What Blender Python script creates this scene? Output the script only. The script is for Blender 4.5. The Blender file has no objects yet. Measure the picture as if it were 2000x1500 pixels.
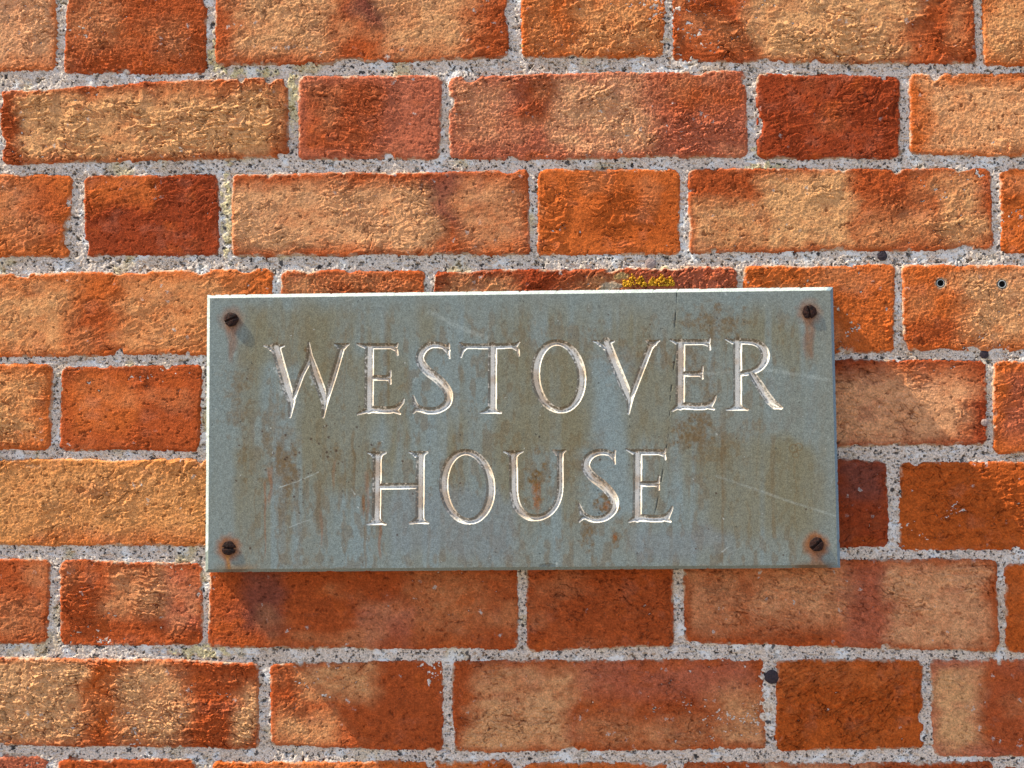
import bpy, math, random
import numpy as np
from mathutils import Vector

# ------------------------------------------------------------------ camera, sky, sun
U = 1.0 / 2470.0            # metres per photo pixel on the wall plane
D = 1.0                     # camera to wall
sc = bpy.context.scene
cam = bpy.data.cameras.new('camera')
cam.sensor_width = 36.0
cam.lens = 36.0 * D / (2000 * U)
cam.clip_start = 0.01; cam.clip_end = 200
co = bpy.data.objects.new('camera', cam)
co.location = (0, -D, 0); co.rotation_euler = (math.radians(90), 0, 0)
sc.collection.objects.link(co); sc.camera = co

GRAZE = math.radians(6.0)   # angle of the sun to the wall face
DX, DZ = 0.64, 0.768
sun_dir = Vector((-DX * math.cos(GRAZE), -math.sin(GRAZE), DZ * math.cos(GRAZE))).normalized()
sd = bpy.data.lights.new('sun', 'SUN'); sd.energy = 5.0; sd.angle = math.radians(0.5)
sd.color = (1.0, 0.91, 0.70)
so = bpy.data.objects.new('sun', sd)
so.rotation_euler = sun_dir.to_track_quat('Z', 'Y').to_euler()
sc.collection.objects.link(so)

w = bpy.data.worlds.new('World'); sc.world = w; w.use_nodes = True
nt = w.node_tree; nt.nodes.clear()
sky = nt.nodes.new('ShaderNodeTexSky'); sky.sky_type = 'NISHITA'; sky.sun_disc = False
sky.sun_elevation = math.asin(sun_dir.z)
sky.sun_rotation = math.atan2(sun_dir.x, sun_dir.y)
bg = nt.nodes.new('ShaderNodeBackground'); bg.inputs['Strength'].default_value = 0.15
wo = nt.nodes.new('ShaderNodeOutputWorld')
nt.links.new(sky.outputs[0], bg.inputs['Color']); nt.links.new(bg.outputs[0], wo.inputs[0])
sc.view_settings.view_transform = 'Standard'; sc.view_settings.look = 'None'
sc.view_settings.exposure = 0.66; sc.view_settings.gamma = 1.0
sc.view_settings.use_curve_mapping = False

# ------------------------------------------------------------------ helpers
rng = np.random.default_rng(7)
_T = rng.uniform(-1, 1, (64, 256, 256)).astype(np.float32)
def vn(x, y, seed=0):
    t = _T[seed % 64]
    x = np.asarray(x, np.float32); y = np.asarray(y, np.float32)
    xi = np.floor(x); yi = np.floor(y)
    fx = x - xi; fy = y - yi
    xi = xi.astype(np.int32) & 255; yi = yi.astype(np.int32) & 255
    x1 = (xi + 1) & 255; y1 = (yi + 1) & 255
    fx = fx * fx * fx * (fx * (fx * 6 - 15) + 10); fy = fy * fy * fy * (fy * (fy * 6 - 15) + 10)
    a = t[yi, xi]; b = t[yi, x1]; c = t[y1, xi]; d = t[y1, x1]
    return a + (b - a) * fx + (c - a) * fy + (a - b - c + d) * fx * fy
def fbm(x, y, seed=0, n=4, g=0.5):
    s = 0; a = 1.0; tot = 0
    for i in range(n):
        s = s + a * vn(x * (2.03 ** i) + 17.3 * i, y * (2.03 ** i) - 9.1 * i, seed + i); tot += a; a *= g
    return s / tot
def sst(a, b, x):
    t = np.clip((x - a) / (b - a), 0, 1); return t * t * (3 - 2 * t)
def lin(c):
    return np.array([((v / 255) / 12.92 if v <= 10 else ((v / 255 + 0.055) / 1.055) ** 2.4) for v in c], np.float32)

def link(o, parent=None):
    sc.collection.objects.link(o)
    if parent is not None: o.parent = parent
    return o
def tag(o, label=None, cat=None, group=None, kind=None):
    if label: o['label'] = label
    if cat: o['category'] = cat
    if group: o['group'] = group
    if kind: o['kind'] = kind
    return o
def empty(name, loc):
    o = bpy.data.objects.new(name, None); o.empty_display_size = 0.02
    o.location = loc
    return link(o)
def P(px, py, h=0.0):
    """photo pixel + height above the wall face (px units) -> world point"""
    s = (D - h * U) / D
    return ((px - 1000) * U * s, -h * U, (750 - py) * U * s)

def np_mesh(name, verts, quads, mat, parent=None, col=None, smooth=True, origin=(0, 0, 0)):
    verts = np.asarray(verts, np.float32) - np.asarray(origin, np.float32)
    me = bpy.data.meshes.new(name)
    nv = len(verts); nf = len(quads)
    me.vertices.add(nv); me.vertices.foreach_set('co', verts.ravel())
    me.loops.add(nf * 4); me.loops.foreach_set('vertex_index', np.ascontiguousarray(quads, np.int32).ravel())
    me.polygons.add(nf)
    me.polygons.foreach_set('loop_start', np.arange(0, nf * 4, 4, dtype=np.int32))
    me.polygons.foreach_set('loop_total', np.full(nf, 4, np.int32))
    me.update(calc_edges=True)
    sm = np.full(nf, smooth) if isinstance(smooth, bool) else smooth
    me.polygons.foreach_set('use_smooth', sm)
    if col is not None:
        a = me.color_attributes.new('Col', 'FLOAT_COLOR', 'POINT')
        c4 = np.ones((nv, 4), np.float32); c4[:, :col.shape[1]] = col
        a.data.foreach_set('color', c4.ravel())
    me.materials.append(mat)
    o = bpy.data.objects.new(name, me)
    o.location = (0, 0, 0) if parent is not None else origin
    return link(o, parent)
def submesh(V, C, F, keep):
    Q = F[keep]; used = np.unique(Q)
    remap = np.zeros(len(V), np.int32); remap[used] = np.arange(len(used))
    return V[used], C[used], remap[Q]
def grid_faces(nx, ny):
    i = np.arange(ny - 1)[:, None] * nx + np.arange(nx - 1)[None, :]
    return np.stack([i, i + nx, i + nx + 1, i + 1], -1).reshape(-1, 4)

# ------------------------------------------------------------------ materials
class M:
    def __init__(self, name, rough=0.9, spec=0.25):
        self.m = bpy.data.materials.new(name); self.m.use_nodes = True
        self.t = self.m.node_tree; self.t.nodes.clear()
        self.b = self.n('ShaderNodeBsdfPrincipled'); self.o = self.n('ShaderNodeOutputMaterial')
        self.t.links.new(self.b.outputs[0], self.o.inputs[0])
        self.b.inputs['Roughness'].default_value = rough
        self.b.inputs['Specular IOR Level'].default_value = spec
        self.tc = self.n('ShaderNodeTexCoord')
    def n(self, t, **k):
        nd = self.t.nodes.new(t)
        for a, v in k.items(): setattr(nd, a, v)
        return nd
    def l(self, a, b): self.t.links.new(a, b)
    def noise(self, scale, detail=3, rough=0.6, stretch=None):
        nd = self.n('ShaderNodeTexNoise'); nd.inputs['Scale'].default_value = scale
        nd.inputs['Detail'].default_value = detail; nd.inputs['Roughness'].default_value = rough
        if stretch:
            mp = self.n('ShaderNodeMapping'); mp.inputs['Scale'].default_value = stretch
            self.l(self.tc.outputs['Object'], mp.inputs[0]); self.l(mp.outputs[0], nd.inputs['Vector'])
        else: self.l(self.tc.outputs['Object'], nd.inputs['Vector'])
        return nd.outputs['Fac']
    def vor(self, scale, rnd=1.0):
        nd = self.n('ShaderNodeTexVoronoi'); nd.inputs['Scale'].default_value = scale
        nd.inputs['Randomness'].default_value = rnd
        nz = self.n('ShaderNodeTexNoise'); nz.inputs['Scale'].default_value = scale * 1.6; nz.inputs['Detail'].default_value = 2
        self.l(self.tc.outputs['Object'], nz.inputs['Vector'])
        vs = self.n('ShaderNodeVectorMath', operation='MULTIPLY_ADD')
        self.l(nz.outputs['Color'], vs.inputs[0]); vs.inputs[1].default_value = (1.3 / scale,) * 3
        self.l(self.tc.outputs['Object'], vs.inputs[2]); self.l(vs.outputs[0], nd.inputs['Vector'])
        return nd
    def rng(self, s, a, b, c=0.0, d=1.0):
        nd = self.n('ShaderNodeMapRange'); nd.interpolation_type = 'SMOOTHSTEP'
        self.l(s, nd.inputs[0])
        for i, v in enumerate((a, b, c, d)): nd.inputs[i + 1].default_value = v
        return nd.outputs[0]
    def math(self, op, a, b=None):
        nd = self.n('ShaderNodeMath', operation=op)
        for i, v in enumerate((a, b)):
            if v is None: continue
            if isinstance(v, (int, float)): nd.inputs[i].default_value = v
            else: self.l(v, nd.inputs[i])
        return nd.outputs[0]
    def mix(self, f, a, b, blend='MIX'):
        nd = self.n('ShaderNodeMix', data_type='RGBA', blend_type=blend)
        if isinstance(f, (int, float)): nd.inputs[0].default_value = f
        else: self.l(f, nd.inputs[0])
        for i, v in ((6, a), (7, b)):
            if hasattr(v, 'is_output'): self.l(v, nd.inputs[i])
            else: nd.inputs[i].default_value = (*[float(q) for q in v], 1)
        return nd.outputs[2]
    def gray(self, s):
        nd = self.n('ShaderNodeCombineColor')
        for i in range(3): self.l(s, nd.inputs[i])
        return nd.outputs[0]
    def attr(self):
        nd = self.n('ShaderNodeAttribute'); nd.attribute_name = 'Col'; return nd.outputs['Color']
    def bump(self, h, dist, strength=1.0, prev=None):
        nd = self.n('ShaderNodeBump'); nd.inputs['Distance'].default_value = dist
        nd.inputs['Strength'].default_value = strength
        self.l(h, nd.inputs['Height'])
        if prev is not None: self.l(prev, nd.inputs['Normal'])
        return nd.outputs[0]
    def done(self, col, nrm=None):
        self.l(col, self.b.inputs['Base Color'])
        if nrm is not None: self.l(nrm, self.b.inputs['Normal'])
        return self.m

def mat_brick():
    k = M('fired clay brick', 0.92, 0.15)
    c = k.attr()
    c = k.mix(1.0, c, k.gray(k.rng(k.noise(800, 4, 0.75), 0.30, 0.70, 0.72, 1.28)), 'MULTIPLY')
    c = k.mix(1.0, c, k.gray(k.rng(k.noise(160, 4, 0.65), 0.28, 0.72, 0.80, 1.18)), 'MULTIPLY')
    # tiny pits with soot, and pale lime / lichen flecks
    v = k.vor(420); pit = k.math('MULTIPLY', k.rng(v.outputs['Distance'], 0.34, 0.20), k.rng(k.noise(60, 3), 0.54, 0.64))
    c = k.mix(k.math('MULTIPLY', pit, 0.55), c, (0.05, 0.03, 0.02))
    v2 = k.vor(190); sep = k.n('ShaderNodeSeparateColor'); k.l(v2.outputs['Color'], sep.inputs[0])
    fl = k.math('MULTIPLY', k.rng(v2.outputs['Distance'], 0.36, 0.22), k.rng(sep.outputs[0], 0.90, 0.93))
    fl = k.math('MULTIPLY', fl, k.rng(k.noise(14, 3), 0.48, 0.58))
    fl = k.math('MULTIPLY', fl, k.rng(k.noise(1500, 2), 0.40, 0.55))
    c = k.mix(k.math('MULTIPLY', fl, 0.85), c, (0.62, 0.60, 0.56))
    b = k.bump(k.noise(1050, 3, 0.7), 0.00060)
    return k.done(c, b)

def mat_mortar():
    k = M('lime mortar', 0.95, 0.15)
    c = k.attr()
    c = k.mix(1.0, c, k.gray(k.rng(k.noise(700, 4, 0.75), 0.3, 0.7, 0.50, 1.20)), 'MULTIPLY')
    c = k.mix(k.math('MULTIPLY', k.rng(k.noise(55, 3), 0.52, 0.66), 0.75), c, (0.92, 0.90, 0.88))
    c = k.mix(k.math('MULTIPLY', k.rng(k.noise(260, 3), 0.58, 0.68), 0.6), c, (0.20, 0.17, 0.14))
    for sc_, th, lo, hi in ((360, 0.83, 0.42, 0.30), (700, 0.74, 0.44, 0.28), (190, 0.92, 0.36, 0.26)):
        v = k.vor(sc_); s = k.n('ShaderNodeSeparateColor'); k.l(v.outputs['Color'], s.inputs[0])
        m = k.math('MULTIPLY', k.rng(v.outputs['Distance'], lo, hi), k.rng(s.outputs[1], th, th + 0.02))
        g = k.mix(s.outputs[2], (0.012, 0.012, 0.016), (0.09, 0.08, 0.08))
        c = k.mix(k.math('MULTIPLY', m, 0.93), c, g)
    v = k.vor(260); s = k.n('ShaderNodeSeparateColor'); k.l(v.outputs['Color'], s.inputs[0])
    m = k.math('MULTIPLY', k.rng(v.outputs['Distance'], 0.40, 0.30), k.rng(s.outputs[0], 0.90, 0.92))
    c = k.mix(k.math('MULTIPLY', m, 0.7), c, (0.42, 0.24, 0.13))
    b = k.bump(k.noise(900, 3, 0.7), 0.0006)
    return k.done(c, b)

def mat_slate():
    k = M('weathered grey green slate', 0.72, 0.3)
    c = k.attr()
    c = k.mix(1.0, c, k.gray(k.rng(k.noise(1100, 3, 0.75), 0.30, 0.70, 0.68, 1.28)), 'MULTIPLY')
    c = k.mix(1.0, c, k.gray(k.rng(k.noise(300, 3, 0.6), 0.28, 0.72, 0.90, 1.10)), 'MULTIPLY')
    v = k.vor(330); s = k.n('ShaderNodeSeparateColor'); k.l(v.outputs['Color'], s.inputs[0])
    m = k.math('MULTIPLY', k.rng(v.outputs['Distance'], 0.26, 0.14), k.rng(s.outputs[0], 0.86, 0.88))
    m = k.math('MULTIPLY', m, k.rng(k.noise(30, 2), 0.44, 0.60))
    c = k.mix(k.math('MULTIPLY', m, 0.7), c, (0.03, 0.028, 0.024))
    v = k.vor(240); s = k.n('ShaderNodeSeparateColor'); k.l(v.outputs['Color'], s.inputs[0])
    m = k.math('MULTIPLY', k.rng(v.outputs['Distance'], 0.14, 0.08), k.rng(s.outputs[1], 0.95, 0.96))
    c = k.mix(k.math('MULTIPLY', m, 0.7), c, (0.65, 0.66, 0.62))
    b = k.bump(k.noise(1300, 3, 0.6), 0.00004)
    return k.done(c, b)

def mat_simple(name, c1, c2, scale, rough=0.8, bump=0.0002, spec=0.3, metal=0.0):
    k = M(name, rough, spec); k.b.inputs['Metallic'].default_value = metal
    c = k.mix(k.rng(k.noise(scale, 4, 0.65), 0.35, 0.65), c1, c2)
    return k.done(c, k.bump(k.noise(scale * 1.7, 3), bump))

MB = mat_brick(); MM = mat_mortar(); MS = mat_slate()

# ------------------------------------------------------------------ the brick wall
# (corners TL, TR, BR, BL in photo pixels), base colour key, buff patches (x0,x1,y0,y1,strength), extra shade patches
RED = (178, 82, 38); DRED = (156, 64, 30); ORG = (204, 102, 44); DORG = (190, 90, 34); PINK = (188, 102, 72); PURP = (132, 72, 58)
OCH = (218, 136, 72); BUFF = (230, 171, 118)
def q(xl, xr, yt, yb, xl2=None, xr2=None, yt2=None, yb2=None):
    xl2 = xl if xl2 is None else xl2; xr2 = xr if xr2 is None else xr2
    yt2 = yt if yt2 is None else yt2; yb2 = yb if yb2 is None else yb2
    return ((xl, yt), (xr, yt2), (xr2, yb2), (xl2, yb))
BR = [
 # row 0
 (q(-190, 113, -45, 138, -190, 109, -45, 140), ORG, [(-200, 95, -40, 118, 1)], []),
 (q(130, 404, -40, 145, 124, 400, -42, 143), RED, [(150, 230, 10, 75, .45), (300, 350, 50, 100, .25)], []),
 (q(422, 997, -45, 130, 421, 993, -50, 114), RED, [(478, 655, -20, 100, .85), (760, 905, -20, 110, .8)], [(690, 765, -50, 60, PURP)]),
 (q(1015, 1300, -48, 114, 1017, 1299, -50, 112), ORG, [(1120, 1300, -20, 100, .45)], []),
 (q(1312, 1902, -50, 121, 1312, 1906, -50, 123), RED, [(1480, 1765, -20, 115, .9), (1860, 1890, 0, 90, .3)], [(1560, 1640, -50, 20, PURP)]),
 (q(1915, 2200, -48, 128, 1922, 2200, -48, 128), ORG, [(1940, 2200, -20, 110, .7)], []),
 # row 1
 (q(-310, -22, 160, 322), RED, [], []),
 (q(-2, 562, 176, 322, 4, 564, 146, 308), RED, [(40, 520, 190, 305, .9), (300, 545, 170, 280, .6)], []),
 (q(583, 864, 149, 311, 581, 862, 147, 314), PINK, [], [(590, 740, 160, 300, RED)]),
 (q(876, 1457, 148, 312, 876, 1461, 136, 305), PINK, [(1085, 1260, 150, 290, .85), (885, 980, 165, 270, .45)], [(1010, 1090, 150, 240, RED), (1290, 1450, 150, 220, RED)]),
 (q(1477, 1757, 142, 308, 1479, 1759, 150, 310), DRED, [], []),
 (q(1777, 2380, 144, 300, 1777, 2380, 144, 310), ORG, [(1812, 2300, 165, 290, .95)], []),
 # row 2
 (q(-195, 144, 338, 503, -195, 136, 340, 502), ORG, [(-100, 60, 360, 480, .35)], [(20, 110, 350, 480, RED)]),
 (q(161, 426, 342, 502, 164, 429, 339, 498), DRED, [], [(170, 300, 340, 400, ORG)]),
 (q(454, 1032, 340, 501, 452, 1036, 332, 496), RED, [(470, 850, 370, 480, 1), (905, 1020, 360, 480, .55)], [(845, 900, 340, 440, PURP)]),
 (q(1052, 1326, 332, 499, 1047, 1331, 330, 497), ORG, [], [(1150, 1320, 360, 470, DORG)]),
 (q(1348, 1936, 330, 494, 1345, 1944, 329, 488), RED, [(1505, 1650, 345, 480, 1), (1350, 1500, 400, 485, .7), (1835, 1910, 345, 470, .75), (1650, 1840, 420, 480, .4)], []),
 (q(1952, 2245, 328, 497, 1955, 2245, 328, 497), ORG, [], []),
 # row 3
 (q(-45, 534, 535, 696, -45, 533, 524, 694), ORG, [(-20, 130, 560, 680, .75), (230, 420, 545, 680, .55)], [(130, 230, 600, 690, RED)]),
 (q(549, 831, 528, 694), RED, [(560, 620, 530, 600, .5), (650, 830, 535, 560, .4)], []),
 (q(845, 1438, 531, 693, 845, 1438, 521, 690), DRED, [(870, 1000, 545, 600, .5), (1130, 1230, 540, 580, .5)], [(1240, 1438, 520, 600, PINK)]),
 (q(1453, 1749, 520, 691, 1453, 1746, 517, 689), ORG, [], []),
 (q(1762, 2350, 517, 684, 1766, 2350, 517, 686), ORG, [(1885, 2350, 530, 670, .95)], [(1770, 1870, 620, 680, RED)]),
 # row 4
 (q(-195, 102, 711, 879, -195, 97, 712, 878), ORG, [(-150, 70, 730, 860, .6)], []),
 (q(120, 393, 716, 880, 117, 390, 712, 881), RED, [], [(130, 250, 730, 850, ORG)]),
 (q(425, 1012, 715, 880), RED, [], []), (q(1030, 1318, 710, 878), RED, [], []),
 (q(1335, 1925, 702, 876, 1335, 1928, 704, 869), DRED, [(1600, 1890, 745, 860, .9)], [(1700, 1910, 705, 750, RED)]),
 (q(1942, 2230, 707, 884, 1942, 2230, 707, 886), ORG, [], [(1960, 2100, 720, 860, PINK)]),
 # row 5
 (q(-50, 530, 899, 1064, -50, 530, 897, 1068), OCH, [(-40, 520, 910, 1050, .35)], [(60, 400, 1035, 1070, ORG)]),
 (q(548, 830, 898, 1066), RED, [], []), (q(845, 1437, 896, 1066), RED, [], []),
 (q(1452, 1733, 896, 1070, 1452, 1736, 898, 1070), DRED, [], [(1640, 1730, 905, 980, PURP)]),
 (q(1757, 2350, 901, 1075, 1757, 2350, 903, 1078), DORG, [], []),
 # row 6
 (q(-195, 98, 1090, 1260, -195, 91, 1093, 1258), RED, [(0, 80, 1180, 1230, .3)], []),
 (q(118, 396, 1093, 1261, 118, 393, 1099, 1258), RED, [(210, 330, 1105, 1190, .45)], [(320, 395, 1110, 1230, PINK)]),
 (q(410, 1013, 1098, 1264, 408, 1010, 1100, 1268), RED, [(810, 930, 1120, 1230, .35)], [(470, 560, 1110, 1230, PURP), (680, 800, 1180, 1260, PINK)]),
 (q(1028, 1314, 1100, 1272, 1031, 1318, 1096, 1262), RED, [], []),
 (q(1334, 1948, 1096, 1256, 1336, 1951, 1092, 1273), RED, [(1345, 1440, 1110, 1230, .45), (1460, 1640, 1110, 1215, .7), (1745, 1925, 1110, 1265, .85)], [(1640, 1750, 1110, 1260, PINK)]),
 (q(1962, 2250, 1102, 1274, 1967, 2250, 1102, 1275), DORG, [], []),
 # row 7
 (q(-85, 503, 1282, 1455, -85, 506, 1294, 1463), RED, [(-70, 155, 1300, 1440, 1), (235, 345, 1300, 1445, .85), (470, 505, 1340, 1450, .8)], [(150, 235, 1290, 1440, ORG)]),
 (q(527, 865, 1297, 1456, 529, 866, 1289, 1468), RED, [(590, 720, 1300, 1360, .7), (550, 640, 1400, 1455, .8)], []),
 (q(884, 1492, 1292, 1471, 884, 1497, 1285, 1465), RED, [(930, 1110, 1315, 1465, .85), (1140, 1380, 1410, 1460, .35), (1400, 1495, 1360, 1450, .7)], [(1120, 1480, 1290, 1360, PINK)]),
 (q(1517, 1803, 1288, 1468, 1518, 1806, 1289, 1463), DORG, [], []),
 (q(1816, 2420, 1289, 1478, 1823, 2420, 1291, 1480), PINK, [(1822, 1905, 1315, 1450, .95)], [(1910, 2050, 1300, 1470, RED)]),
 # row 8
 (q(-195, 91, 1477, 1650), PINK, [], []), (q(113, 381, 1483, 1652), RED, [], []),
 (q(413, 1000, 1489, 1660, 413, 1000, 1487, 1660), ORG, [(500, 720, 1500, 1640, .5)], []),
 (q(1024, 1306, 1490, 1662), ORG, [], []), (q(1330, 1940, 1489, 1666), RED, [(1500, 1700, 1490, 1640, .8)], []),
 (q(1958, 2245, 1498, 1668), RED, [], []),
]
# the courses go on beyond the photograph in the same bond
R2 = random.Random(5)
XL, XR, YT, YB = -1250, 3250, -950, 2450
rows = {0: (-45, 125), 1: (148, 312), 2: (335, 498), 3: (524, 692), 4: (709, 878), 5: (899, 1070), 6: (1096, 1264), 7: (1290, 1466), 8: (1486, 1662)}
def fill(x, end, yt, yb, header, step):
    while (x < end) if step > 0 else (x > end):
        wd = (282 if header else 586) + R2.uniform(-8, 8)
        a, b = (x, x + wd) if step > 0 else (x - wd, x)
        j = lambda: R2.uniform(-4, 4)
        base = R2.choice([RED, RED, ORG, DRED, DORG, PINK])
        pt = []
        if R2.random() < 0.6:
            c = R2.uniform(a, b - 120); pt.append((c, c + R2.uniform(90, 260), yt + 18, yb - 15, R2.uniform(.5, 1)))
        BR.append((((a + j(), yt + j()), (b + j(), yt + j()), (b + j(), yb + j()), (a + j(), yb + j())), base, pt, []))
        x = b + 18 if step > 0 else a - 18
        header = not header
for r, (yt, yb) in rows.items():
    bs = [b[0] for b in BR if abs((b[0][0][1] + b[0][3][1]) / 2 - (yt + yb) / 2) < 40]
    xr = max(c[1][0] for c in bs); xl = min(c[0][0] for c in bs)
    rb = max(bs, key=lambda c: c[1][0]); lb = min(bs, key=lambda c: c[0][0])
    fill(xr + 18, XR, yt, yb, (rb[1][0] - rb[0][0]) > 400, 1)
    fill(xl - 18, XL, yt, yb, (lb[1][0] - lb[0][0]) > 400, -1)
for i in range(1, 6):
    yb = -65 - (i - 1) * 187; fill(XL - R2.uniform(0, 300) - (i % 2) * 300, XR, yb - 168, yb, i % 2 == 0, 1)
for i in range(5):
    yt = 1682 + i * 190; fill(XL - R2.uniform(0, 300) - (i % 2) * 300, XR, yt, yt + 170, i % 2 == 0, 1)

def axis(a0, a1, lo, hi, step):
    mid = np.arange(a0, a1 + step, step); s = step; l = []; x = a0
    while x > lo: s = min(s * 1.06, 12); x -= s; l.append(x)
    r = []; x = mid[-1]; s = step
    while x < hi: s = min(s * 1.06, 12); x += s; r.append(x)
    return np.array(l[::-1] + list(mid) + r, np.float32)
GS = 1.25
gx = axis(-25, 2025, XL, XR, GS); gy = axis(-25, 1525, YT, YB, GS)
NX, NY = len(gx), len(gy)
X, Y = np.meshgrid(gx, gy)
# edge wobble shared by brick outlines
edge = 1.0 + 2.6 * fbm(X / 26, Y / 26, 1, 4, .6) + 2.2 * vn(X / 75, Y / 75, 5) + 1.0 * vn(X / 6, Y / 6, 6) + .9 * vn(X / 3, Y / 3, 62)
chipn = np.clip(fbm(X / 40, Y / 40, 8, 2) - 0.42, 0, 1) * 30
HB = np.full((NY, NX), -30.0, np.float32)
Din = np.full((NY, NX), -50.0, np.float32)
CB = np.tile(lin(RED), (NY, NX, 1)).astype(np.float32)
bu = lin(BUFF)
for bi, (c, base, patches, shades) in enumerate(BR):
    xs = [p[0] for p in c]; ys = [p[1] for p in c]
    i0, i1 = np.searchsorted(gx, [min(xs) - 10, max(xs) + 10]); j0, j1 = np.searchsorted(gy, [min(ys) - 10, max(ys) + 10])
    if i1 <= i0 + 1 or j1 <= j0 + 1: continue
    sl = (slice(j0, j1), slice(i0, i1)); x = X[sl]; y = Y[sl]
    rr = random.Random(bi * 13 + 1)
    ds = []
    for a in range(4):
        p, n_ = c[a], c[(a + 1) % 4]
        ex, ey = n_[0] - p[0], n_[1] - p[1]; L = math.hypot(ex, ey)
        ds.append((-(x - p[0]) * ey + (y - p[1]) * ex) / L)      # inside positive (clockwise in y-down)
    ds = np.stack(ds)
    rad = rr.uniform(9, 17)
    e = np.maximum(rad - ds, 0)
    d = np.minimum(ds.min(0), rad) - 0 * e[0]
    d = np.where((e > 0).sum(0) >= 2, rad - np.sqrt((e ** 2).sum(0)), ds.min(0))
    d = d + edge[sl] - chipn[sl] * (ds.min(0) < 26)
    ox, oy = rr.uniform(0, 200), rr.uniform(0, 200)
    th = math.radians(rr.uniform(-28, 12)); cs, sn = math.cos(th), math.sin(th)
    u = (x * cs + y * sn) + ox * 10; v = (-x * sn + y * cs) + oy * 10
    wx = 18 * fbm(u / 60, v / 60, 10, 2); wy = 16 * fbm(u / 45, v / 45, 13, 3)
    rough = rr.uniform(0.6, 1.5); aof = rr.uniform(-.3, .35); fst = rr.uniform(.5, 2.1); gam = rr.choice([.35, .6, .9, 1.2]); msc = rr.uniform(.75, 1.7)
    big = rr.uniform(.6, 1.3) * 1.7 * fbm(u / 130, v / 70, 16, 2)
    rdg = lambda a_, b_, sd_: np.clip(1 - 3.2 * np.abs(vn(a_ / msc, b_ / msc, sd_)), 0, 1) ** 2
    uw, vw = u + .8 * wx, v + .8 * wy
    mid = .45 * fbm(u / 30, v / 16, 19, 3, .6) + .75 * rdg(uw / 30, vw / 13, 19) + .55 * rdg(uw / 14, vw / 8, 20) + .40 * rdg(uw / 7.5, vw / 5, 21) - .4
    amask = sst(-0.15, 0.40, fbm(u / 70, v / 70, 22, 2) + aof)
    # folds: stepped terraces that follow a warped, stretched noise
    f = fbm((u + wx) / 70, (v + wy) / 22, 24, 3) * 3.2
    fr = f - np.floor(f); fold = (np.floor(f) + sst(0.0, 0.08, fr)) * 0.95 - f * 0.95
    crease = -1.3 * np.exp(-(fbm((u + wx) / 60, (v + wy) / 24, 28, 4) / 0.022) ** 2) + .7 * np.exp(-(fbm((u - wx) / 40, (v - wy) / 26, 37, 4) / 0.03) ** 2)
    grain = 0.30 * vn(u / 5.0, v / 3.8, 31) + 0.62 * vn(u / 2.4, v / 2.1, 32)
    pitn = fbm(u / 9, v / 7, 36, 3); pit = -1.6 * sst(.42, .62, pitn)
    relief = big + rough * (mid * (.6 + 1.2 * amask) + amask * (1.9 * fst * fold + 1.5 * crease) + gam * grain * (0.85 + 0.6 * amask) + pit)
    er = rr.uniform(5, 8)
    dd = np.clip(d, -er * 0.0, er)
    prof = -(er - np.sqrt(np.maximum(er ** 2 - (er - dd) ** 2, 0))) * 0.95
    prof = np.where(d < 0, -er * 0.95 + d * 2.2, prof)
    cx, cy = sum(xs) / 4, sum(ys) / 4
    tilt = rr.uniform(-1, 1) * 0.004 * (x - cx) + rr.uniform(-1, 1) * 0.010 * (y - cy)
    off = rr.uniform(-1.0, 1.4)
    h = prof + off + tilt + relief * sst(-1, 7, d)
    # colour
    cb = np.tile(lin(base), x.shape + (1,)).astype(np.float32)
    wX = x + 34 * fbm(x / 70, y / 50, 40, 4); wY = y + 16 * fbm(x / 60, y / 40, 44, 4)
    def boxm(x0, x1, y0, y1, s):
        return sst(-s, s, wX - x0) * sst(-s, s, x1 - wX) * sst(-s, s, wY - y0) * sst(-s, s, y1 - wY)
    for (x0, x1, y0, y1, ccc) in shades:
        m = boxm(x0, x1, y0, y1, 22)[..., None] * 0.85; cb = cb * (1 - m) + lin(ccc) * m
    bm = np.zeros_like(x)
    for (x0, x1, y0, y1, st) in patches:
        bm = np.maximum(bm, st * boxm(x0 - 8, x1 + 8, y0 - 8, y1 + 8, rr.uniform(22, 46)))
    bm = np.clip(bm * (1.0 + .5 * fbm(x / 26, y / 16, 47, 4) + .12 * relief + .22 * vn(x / 5, y / 4, 49) * (1.2 - bm)), 0, 1)
    bm = np.maximum(bm, (0.08 if base in (DRED, DORG) else 0.30) * sst(0.05, 0.7, fbm(x / 90, y / 60, 50, 3)))
    bm = (.9 * bm * (.35 + .65 * sst(0, 16, d + 12 * fbm(x / 50, y / 50, 4, 2))))[..., None]
    tint = np.array([rr.uniform(.95, 1.04), rr.uniform(.94, 1.02), rr.uniform(.9, 1.05)], np.float32)
    cb = cb * (1 - bm) + bu * tint * bm
    # iron-dark, soot and pale dust clouds of their own shape
    so_ = sst(0.25, 0.7, fbm(x / 55, y / 40, 53, 4))[..., None] * 0.33
    cb = cb * (1 - so_) + cb * np.array([.62, .58, .6]) * so_
    pk = sst(0.15, 0.7, fbm(x / 36, y / 30, 57, 4))[..., None] * 0.16
    cb = cb * (1 - pk) + lin((198, 132, 106)) * pk
    hot = sst(0.2, 0.7, -fbm(x / 48, y / 34, 60, 3))[..., None] * 0.45 * (1 - bm)
    cb = cb * (1 - hot) + lin((196, 92, 36)) * hot
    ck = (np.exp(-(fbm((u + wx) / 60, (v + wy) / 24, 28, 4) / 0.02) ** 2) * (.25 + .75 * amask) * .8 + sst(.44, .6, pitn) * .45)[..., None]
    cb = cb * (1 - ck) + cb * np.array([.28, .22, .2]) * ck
    gr = (1 + .16 * vn(x / 2.3, y / 2.1, 11) + .13 * vn(x / 5, y / 4, 12))[..., None]; cb = cb * gr
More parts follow.
